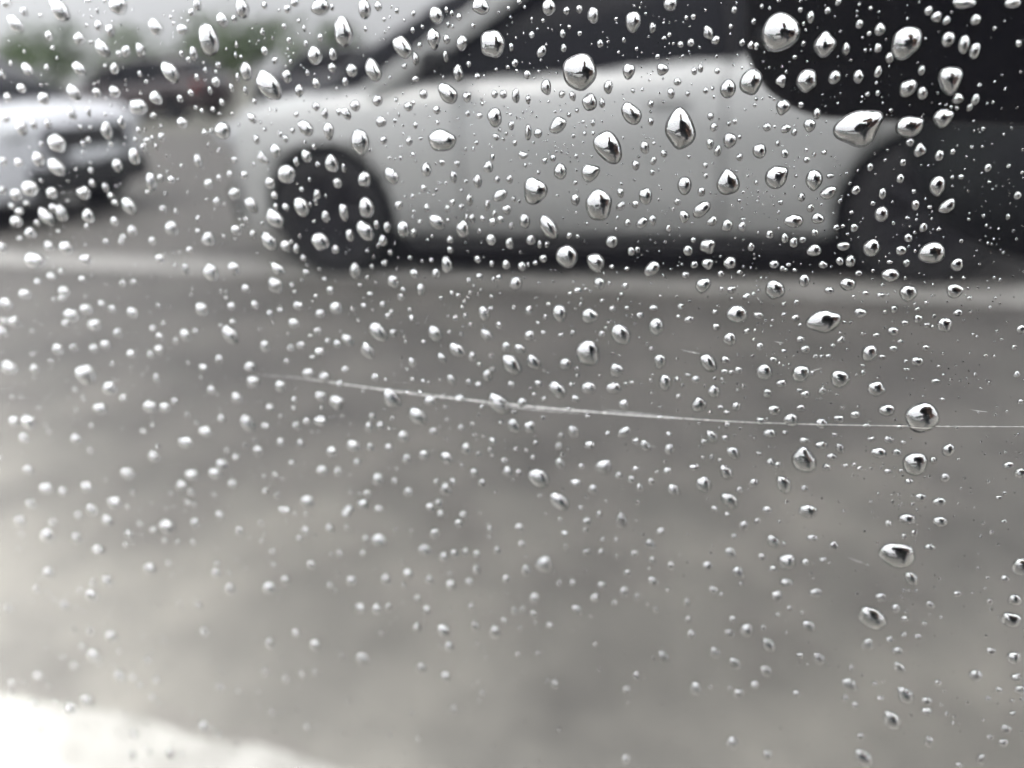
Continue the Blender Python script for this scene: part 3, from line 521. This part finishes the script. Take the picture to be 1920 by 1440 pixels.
65 50 45 45;140 45 65 70;265 40 75 75;515 48 60 50;560 70 30 40;595 50 30 25;580 78 25 25;630 80 30 25;790 50 55 45;885 30 45 50;945 30 60 80;1165 35 35 25;1260 40 40 50;1545 50 70 85;990 98 40 35;1580 125 20 25;1785 135 20 25;15 108 45 40;215 100 40 35;320 92 35 28;115 165 95 85 v;275 190 55 45;218 185 28 28;520 190 105 120 v;355 230 50 35 s;400 215 30 25;685 140 65 85;1170 110 100 85;825 195 55 40;930 160 90 80;1030 210 40 30;1115 222 45 30;1270 210 100 95 v;1530 200 90 85 h;1125 165 25 25;960 228 20 20;1370 262 25 25;5 275 35 35;570 270 28 25;640 262 35 35;305 330 125 110;425 335 60 40;180 315 35 30;35 360 55 45;190 400 45 40;635 350 50 40;568 330 28 28;660 388 30 25;790 375 185 140 h;1000 320 75 55 v;1190 300 40 50;1320 300 35 25;1325 355 50 50;1550 320 50 40;1475 390 80 95;1250 377 45 30;1375 390 40 30;1405 400 25 22;910 375 25 22;265 470 75 80;360 425 45 30 s;435 510 45 50;570 535 30 25;665 470 50 40;690 527 55 50;890 473 45 40 s;845 505 30 25;1015 437 28 18;1090 447 45 30;1185 425 65 55;1225 482 35 25;1905 415 50 60;1865 515 30 30;1185 522 45 35;1367 518 40 35;745 567 28 25;780 567 30 25;818 565 30 22;1052 550 90 110;1122 568 40 25;145 605 95 100 d;240 587 55 45;510 585 45 35;540 605 22 22;1705 563 25 22;1320 595 70 55;1255 593 25 22;1440 622 25 20;1258 638 35 20;1012 617 25 20;235 652 40 35;273 655 30 28;313 645 45 45;30 670 35 22;75 695 55 45;180 690 20 20;460 655 95 95;665 665 105 105;730 660 28 30;885 695 110 105;1090 750 100 90;555 718 65 45;1425 707 50 30;1880 668 35 40;1645 668 20 30;175 765 70 75;90 840 85 90;475 775 50 55;655 757 35 25;690 780 55 45;785 760 45 45;1460 808 28 22;1900 820 30 30;210 852 35 30;300 848 55 50;245 880 40 25;515 870 80 55;665 857 50 40;1150 870 95 70;1350 915 185 180;435 930 45 50;610 925 85 75;780 945 70 60;880 918 60 45;970 895 55 45;1035 957 45 35;1220 962 40 30;250 952 35 40;165 1020 75 65 d;240 1027 40 50;490 1000 75 50;120 1047 40 35;685 1040 55 40;780 1065 75 45;855 1007 30 28;575 993 30 20;1160 1035 55 40;1060 1030 45 30;1240 1050 30 25;885 1085 60 45 d;285 1110 75 65 d;430 1115 35 30;110 1138 22 35;160 1135 25 40;1105 1110 85 65;1205 1107 55 40;1310 1175 140 140;1495 1095 70 75;1410 1150 40 40;840 1130 60 40;685 1155 155 125 d;495 1165 50 50;535 1178 40 40;810 1190 50 40;1155 1215 45 35;915 1180 35 25;960 1175 30 25;995 1195 35 25;1835 1180 55 45;1900 1225 60 60 h;65 1190 60 40;245 1220 100 60 d;118 1290 90 95;400 1280 60 50;320 1318 40 45;570 1290 100 80 d;685 1310 40 35;1475 1250 50 60;1275 1270 45 35;265 1380 100 80 d;180 1425 40 40;475 1430 60 40;705 1440 110 75;585 1385 28 22;1340 1360 60 45;1445 1385 75 50;1780 1360 30 25;1810 1335 28 22
G
260 135 70 70;440 20 40 45;600 50 60 60;550 215 65 50;600 390 55 60;510 470 60 65;840 320 65 60;935 85 85 75;1095 65 50 60;1235 20 50 60;1345 110 50 50;1215 345 50 50;1510 430 75 65;1605 385 50 50;1750 300 50 60;1715 110 50 55;1855 95 50 50;1685 150 40 40;1910 240 40 50;1665 685 50 50;1770 750 60 60;620 700 60 60
H
25 10 60 40;555 15 50 45;685 20 50 45;660 65 50 50;525 125 60 60;835 95 35 40;1000 92 55 55;1575 60 75 100 p;1380 55 50 50;1450 15 40 50;1375 105 28 35;1255 125 40 40;1150 12 22 22;1230 40 28 25;1795 112 50 45;1740 185 55 55 d;1470 155 30 35;1547 157 28 28;210 165 90 75;470 218 75 70;575 255 55 60;632 235 45 50;697 230 45 50;760 240 40 45;878 220 45 55;1015 183 40 45;1260 200 25 50;140 155 40 45;120 232 40 40;1140 300 105 100;1040 335 60 65;1380 228 50 50;1460 230 35 45;1548 250 22 40;1648 235 45 45;1748 275 40 45;1855 305 45 50;760 330 50 55;375 350 60 60;250 380 60 60;495 385 50 55;615 415 60 65;720 395 45 45;925 380 45 55;55 390 60 60;1300 400 45 45;1465 415 50 45;1610 345 45 40;1755 395 55 55 d;1590 455 60 65;1425 485 50 50;1665 480 40 45;1838 440 30 30;1225 405 35 40;1535 515 35 40;1085 490 60 70;1330 555 60 55 d;105 545 60 60;200 550 55 70;265 540 40 50;975 560 40 45;1080 575 40 45;1020 550 35 45;425 490 40 50;480 555 50 50;730 535 40 45;575 670 70 75;755 645 50 55;865 680 65 75;425 655 50 60;1170 640 45 40;915 615 40 40;605 760 55 60;115 830 70 70;450 880 60 60;585 930 55 60;1200 970 50 50;630 1115 50 50;1815 820 60 60 d;1605 1005 50 50;1660 925 40 60;1755 825 25 40;1600 1395 55 50;1770 550 30 45
I
250 15 40 30;345 80 55 55;290 138 35 35;420 55 40 40;545 55 22 22;510 170 85 55 d;570 178 25 30;730 150 65 40;850 192 60 45;270 235 65 60 d;445 255 40 45;588 285 100 90;690 285 50 40;790 270 45 30;140 305 60 50;315 345 65 70 d;510 323 50 40;583 400 75 45;1265 42 95 60;1450 58 80 60;1160 68 40 35;1305 122 45 35;1245 140 35 35;1390 202 60 40;1210 250 195 150;1290 380 80 65 d;1905 315 95 100;1738 117 25 28;1808 55 30 25;1715 373 22 25;1815 377 45 40;170 440 50 45;215 465 30 35;530 478 65 65;750 458 75 55;25 515 40 60;30 605 40 45;280 605 40 40;600 545 30 35;535 580 30 30;670 572 25 30;1115 483 60 50;1200 545 50 50;1395 525 55 35 d;1545 462 40 35;1250 602 45 35;1070 605 145 120 d;1870 500 70 65;1730 505 35 35;1850 612 105 85;1360 628 30 28;50 690 45 50;265 685 40 65 d;360 670 75 75;455 655 35 40;710 645 65 65 d;185 795 55 65 d;295 855 60 65 d;485 755 75 75 d;660 810 40 45;768 830 65 60 d;470 900 60 65 d;1040 750 75 65;1210 785 60 45;1245 692 30 30;1325 703 40 30;1165 720 40 35;1220 880 75 50 d;1735 785 50 40;1865 825 70 75;1650 925 70 70;1880 935 55 45;1780 1003 40 35;1900 1003 55 50;1720 1053 35 35;1435 962 40 35;948 883 35 45;940 978 95 65 d;1080 970 35 35;75 1000 70 80;315 1022 60 55;405 975 50 45;640 1025 45 45;915 1050 40 40;970 1090 40 40;1115 1048 40 28;1255 1040 105 75 d;1375 1065 60 40;1180 1180 110 85 d;1855 1135 35 28;1375 1125 60 40;1820 1225 55 45;1730 1268 35 28;1805 1300 50 40;280 1305 75 70;1000 1265 40 40;1020 1390 95 85 d;1680 1395 50 65;480 1370 60 60;1385 1295 50 70;1555 1425 40 30
"""
OFF = {'A': (1280, 0), 'B': (640, 0), 'C': (0, 0), 'D': (0, 480), 'E': (640, 480), 'F': (1280, 480), 'G': (0, 960), 'H': (640, 960), 'I': (1280, 960)}
items = []
ls = DROPS.strip().split('\n')
for i in range(0, len(ls), 2):
    ox, oy = OFF[ls[i].strip()]
    for s in ls[i+1].split(';'):
        q = s.split(); px, py, pw, ph = [float(v)/3 for v in q[:4]]; px += ox; py += oy
        items.append((px, py, pw, ph, q[4] if len(q) > 4 else ''))
items.sort(key=lambda t_: -t_[2]*t_[3])
keep = []
for it in items:                    # the tiles overlap at their seams: drop doubles
    if all(math.hypot(it[0]-k[0], it[1]-k[1]) > .55*min(k[2], k[3]) + .1*it[2] for k in keep): keep.append(it)
items = keep
APER = cd.lens/1000/cd.dof.aperture_fstop
def outline_r(phi, kind, rs):
    """radius factor round the drop (phi 0 = right, 90 = up) on top of its ellipse"""
    r_ = np.ones_like(phi)
    for k_ in (2, 3, 4, 5): r_ += rs.normal(0, (0, 0, .045, .04, .025, .015)[k_])*np.cos(k_*phi+rs.uniform(0, 6.28))
    def peak(at, amp, wd): 
        d_ = np.angle(np.exp(1j*(phi-R(at)))); return amp*np.exp(-(d_/wd)**2)
    if kind == 'p': r_ += peak(rs.uniform(80, 115), .24, .42)
    elif kind == 'v': r_ += peak(rs.uniform(-100, -75), .22, .45)
    elif kind == 'h': r_ += peak(rs.uniform(18, 38), .26, .36)
    else: r_ += peak(-85, .05, .9)
    return r_
def drop_mesh(px, py, pw, ph, kind, rs, nphi, nrad):
    """vertices about the drop's centre on the paint (x, out, z), faces, centre"""
    v = ray(px, py); blur = .62*FPX*APER*abs(1/cd.dof.focus_distance-v[1]/CAM_D)   # the photo's sizes include its own defocus
    pw = math.sqrt(max(pw*pw-blur*blur, (.45*pw)**2)); ph = math.sqrt(max(ph*ph-blur*blur, (.45*ph)**2))
    if ph > 1.2*pw: ph *= .91
    pw *= .92; ph *= .92; big = max(pw, ph)
    k_h = float(np.interp(big, [5, 15, 40, 75], [.76, .70, .64, .56]))*rs.uniform(.92, 1.08)
    v = ray(px, py); t_ = CAM_D/v[1]; dep = t_*1.0
    s_ = FPX/dep                                            # pixels per metre across the view here
    cx = v[1]/math.hypot(v[0], v[1]); cz = v[1]/math.hypot(v[2], v[1])
    a = pw/2/(s_*math.sqrt(cx*cx+.6*k_h*k_h*(1-cx*cx))); c = ph/2/(s_*math.sqrt(cz*cz+.6*k_h*k_h*(1-cz*cz)))
    h_ = k_h*math.sqrt(a*c)
    ctr = hit(px, py, .38*h_); ctr = np.array([ctr[0], 0.0, ctr[2]])
    phi = np.linspace(0, 2*math.pi, nphi, endpoint=False)
    rr = outline_r(phi, kind, rs)
    ox = a*rr*np.cos(phi); oz = c*rr*np.sin(phi)
    if kind in 'ds' and kind:                               # leaning drops: narrower across, longer along their lean
        an = R(-52 if kind == 'd' else 40)+rs.normal(0, .12); m_ = math.sqrt(a*c)
        u1 = m_*1.26*rr*np.cos(phi); u2 = m_*.86*rr*np.sin(phi)
        ox = u1*math.cos(an)-u2*math.sin(an); oz = u1*math.sin(an)+u2*math.cos(an)
    V = []; cap = .22                                       # between a half-ellipsoid and a flat cap: steep at the rim, as on waxed paint
    sag = -.16*c; sid = rs.normal(0, .05)*a
    rad = np.sin(np.linspace(0, math.pi/2, nrad+1))
    for j in range(nrad, 0, -1):
        rho = rad[j]; hh = h_*((1-cap)*(1-rho**2)**.5+cap*(1-rho**2))
        sh = (1-rho**2)
        for k in range(nphi): V.append((ox[k]*rho+sid*sh, -hh-(0 if j < nrad else .00004), oz[k]*rho+sag*sh))
    V.append((sid, -h_, sag)); V.append((0, -.00004, 0))
    F = []
    for j in range(nrad-1):
        for k in range(nphi):
            a0 = j*nphi+k; a1 = j*nphi+(k+1) % nphi; F.append((a0, a1, a1+nphi, a0+nphi))
    top = nrad*nphi; bot = top+1
    for k in range(nphi):
        F.append(((nrad-1)*nphi+k, (nrad-1)*nphi+(k+1) % nphi, top)); F.append((k, bot, (k+1) % nphi)) 
    MI = [0]*((nrad-1)*nphi)+[0, 1]*nphi
    return V, F, ctr, MI
def poly_in(px, py, P):
    ins = False; j = len(P)-1
    for i in range(len(P)):
        if (P[i][1] > py) != (P[j][1] > py) and px < (P[j][0]-P[i][0])*(py-P[i][1])/(P[j][1]-P[i][1])+P[i][0]: ins = not ins
        j = i
    return ins
def region(px, py):
    if px > 1430 and py < 230 or px > 1640 and py < 500: return "photographer's dark reflection"
    if math.hypot(px-615, (py-385)) < 130: return "silver car's wheel"
    if poly_in(px, py, [(700, 70), (800, 120), (1000, 0), (740, 0)]): return "silver car's windscreen"
    if poly_in(px, py, [(820, 140), (1000, 0), (1430, 0), (1430, 85), (1000, 125)]): return "silver car's side window"
    if poly_in(px, py, [(440, 200), (800, 130), (860, 150), (760, 435), (440, 440)]): return "silver car's front wing"
    if poly_in(px, py, [(760, 435), (850, 140), (1430, 85), (1640, 240), (1570, 450)]): return "silver car's pale doors"
    if px < 290 and 145 < py < 430: return 'white car at left'
    if py < 85 and px < 740: return 'pale sky'
    if py < 210 and px < 640: return 'distant green trees'
    if py < 530 and px > 700: return "silver car's shadow"
    if py < 500: return 'ground between cars'
    if 480 < px and abs(py-(702+(px-480)*.12 if px < 1200 else 792)) < 30: return 'pale scratch'
    if py < 700: return 'upper road reflection'
    if py < 1000: return 'middle road reflection'
    return 'lower road reflection'
classes = {}; NIND = 300
SV, SF, SM = [], [], []
for i, (px, py, pw, ph, kd) in enumerate(items):
    rs = np.random.default_rng(1000+i)
    ind = i < NIND
    nphi, nrad = (40, 12) if i < 60 else ((28, 9) if ind else ((18, 6) if pw*ph > 150 else (12, 5)))
    V, F, ctr, MI = drop_mesh(px, py, pw, ph, kd, rs, nphi, nrad)
    if ind:
        o = mesh_obj('water_drop', V, F, [M['water'], M['wet']], None, loc=tuple(ctr)); o.data.polygons.foreach_set('material_index', MI)
        sz = 'very large' if pw*ph > 2600 else 'large' if pw*ph > 1300 else 'mid-sized' if pw*ph > 650 else 'small'
        if kd == 'p': shp = 'teardrop'
        elif kd == 'v': shp = 'bottom-pointed'
        elif kd == 'h': shp = 'side-pointed'
        elif kd in ('d', 's') and kd: shp = 'slanting'
        elif ph > 1.35*pw: shp = 'tall oval'
        elif pw > 1.25*ph: shp = 'wide oval'
        else: shp = 'round'
        classes.setdefault((sz, shp, region(px, py)), []).append((px, py, o))
    else:
        SM += MI; n0 = len(SV); SV += [tuple(np.array(v)+ctr) for v in V]; SF += [tuple(q+n0 for q in f_) for f_ in F]
ORD = ['', 'second', 'third', 'fourth', 'fifth', 'sixth']
ONES = 'zero one two three four five six seven eight nine ten eleven twelve thirteen fourteen fifteen sixteen seventeen eighteen nineteen'.split()
TENS = ',,twenty,thirty,forty,fifty,sixty,seventy,eighty,ninety'.split(',')
def words(v):
    v = int(max(0, min(99, round(v)))); return ONES[v] if v < 20 else TENS[v//10] + ('-'+ONES[v % 10] if v % 10 else '')
for (sz, shp, reg), L in classes.items():
    L.sort(key=lambda t_: t_[0]); nL = len(L)
    for i, (px, py, o) in enumerate(L):
        if nL == 1: lab = '%s %s drop over the %s' % (sz, shp, reg)
        elif i == 0: lab = 'leftmost %s %s drop over the %s' % (sz, shp, reg)
        elif i == nL-1: lab = 'rightmost %s %s drop over the %s' % (sz, shp, reg)
        elif nL <= 4: lab = '%s %s drop over the %s, %s from left' % (sz, shp, reg, ORD[i])
        else: lab = '%s %s drop over the %s, %s percent across, %s percent down' % (sz, shp, reg, words(px/19.2), words(py/14.4))
        tag(o, lab, 'water drop', 'rain drops beaded on the black door')
# the finest spray, too small to pick apart
occ = [(it[0], it[1], .5*max(it[2], it[3])) for it in items]
A_ = np.array(occ); cnt = 0; tries = 0
clus = [(RNG.uniform(0, 1920), RNG.uniform(0, 1400), RNG.uniform(15, 60)) for _ in range(170)]
while cnt < 3400 and tries < 60000:
    tries += 1
    if RNG.random() < .45:
        c0 = clus[RNG.integers(len(clus))]; px, py = RNG.normal(c0[0], c0[2]), RNG.normal(c0[1], c0[2])
    else: px, py = RNG.uniform(-30, 1950), RNG.uniform(-30, 1470)
    dens = (1.0 if py < 620 else .85 if py < 900 else .7)*(1.0 if px < 1750 else .75)
    if RNG.random() > dens: continue
    s_ = float(np.clip(RNG.lognormal(1.42, .40), 2.4, 10))
    far = max(0.0, min(1.0, (1100-px)/900))*max(0.0, min(1.0, (py-450)/500))     # coarser spray low on the left
    if RNG.random() < .45: s_ *= 1+1.7*far
    if np.any(np.hypot(A_[:, 0]-px, A_[:, 1]-py) < A_[:, 2]+s_*.6+1.5): continue
    V, F, ctr, MI = drop_mesh(px, py, s_, s_*RNG.uniform(.9, 1.35), '', np.random.default_rng(90000+tries), 8, 3)
    SM += MI; n0 = len(SV); SV += [tuple(np.array(v)+ctr) for v in V]; SF += [tuple(q+n0 for q in f_) for f_ in F]
    A_ = np.vstack([A_, (px, py, s_*.5)]); cnt += 1
so = mesh_obj('water_spray', SV, SF, [M['water'], M['wet']]); so.data.polygons.foreach_set('material_index', SM)
tag(so, 'fine spray of tiny rain beads between the larger drops', 'water spray', kind='stuff')
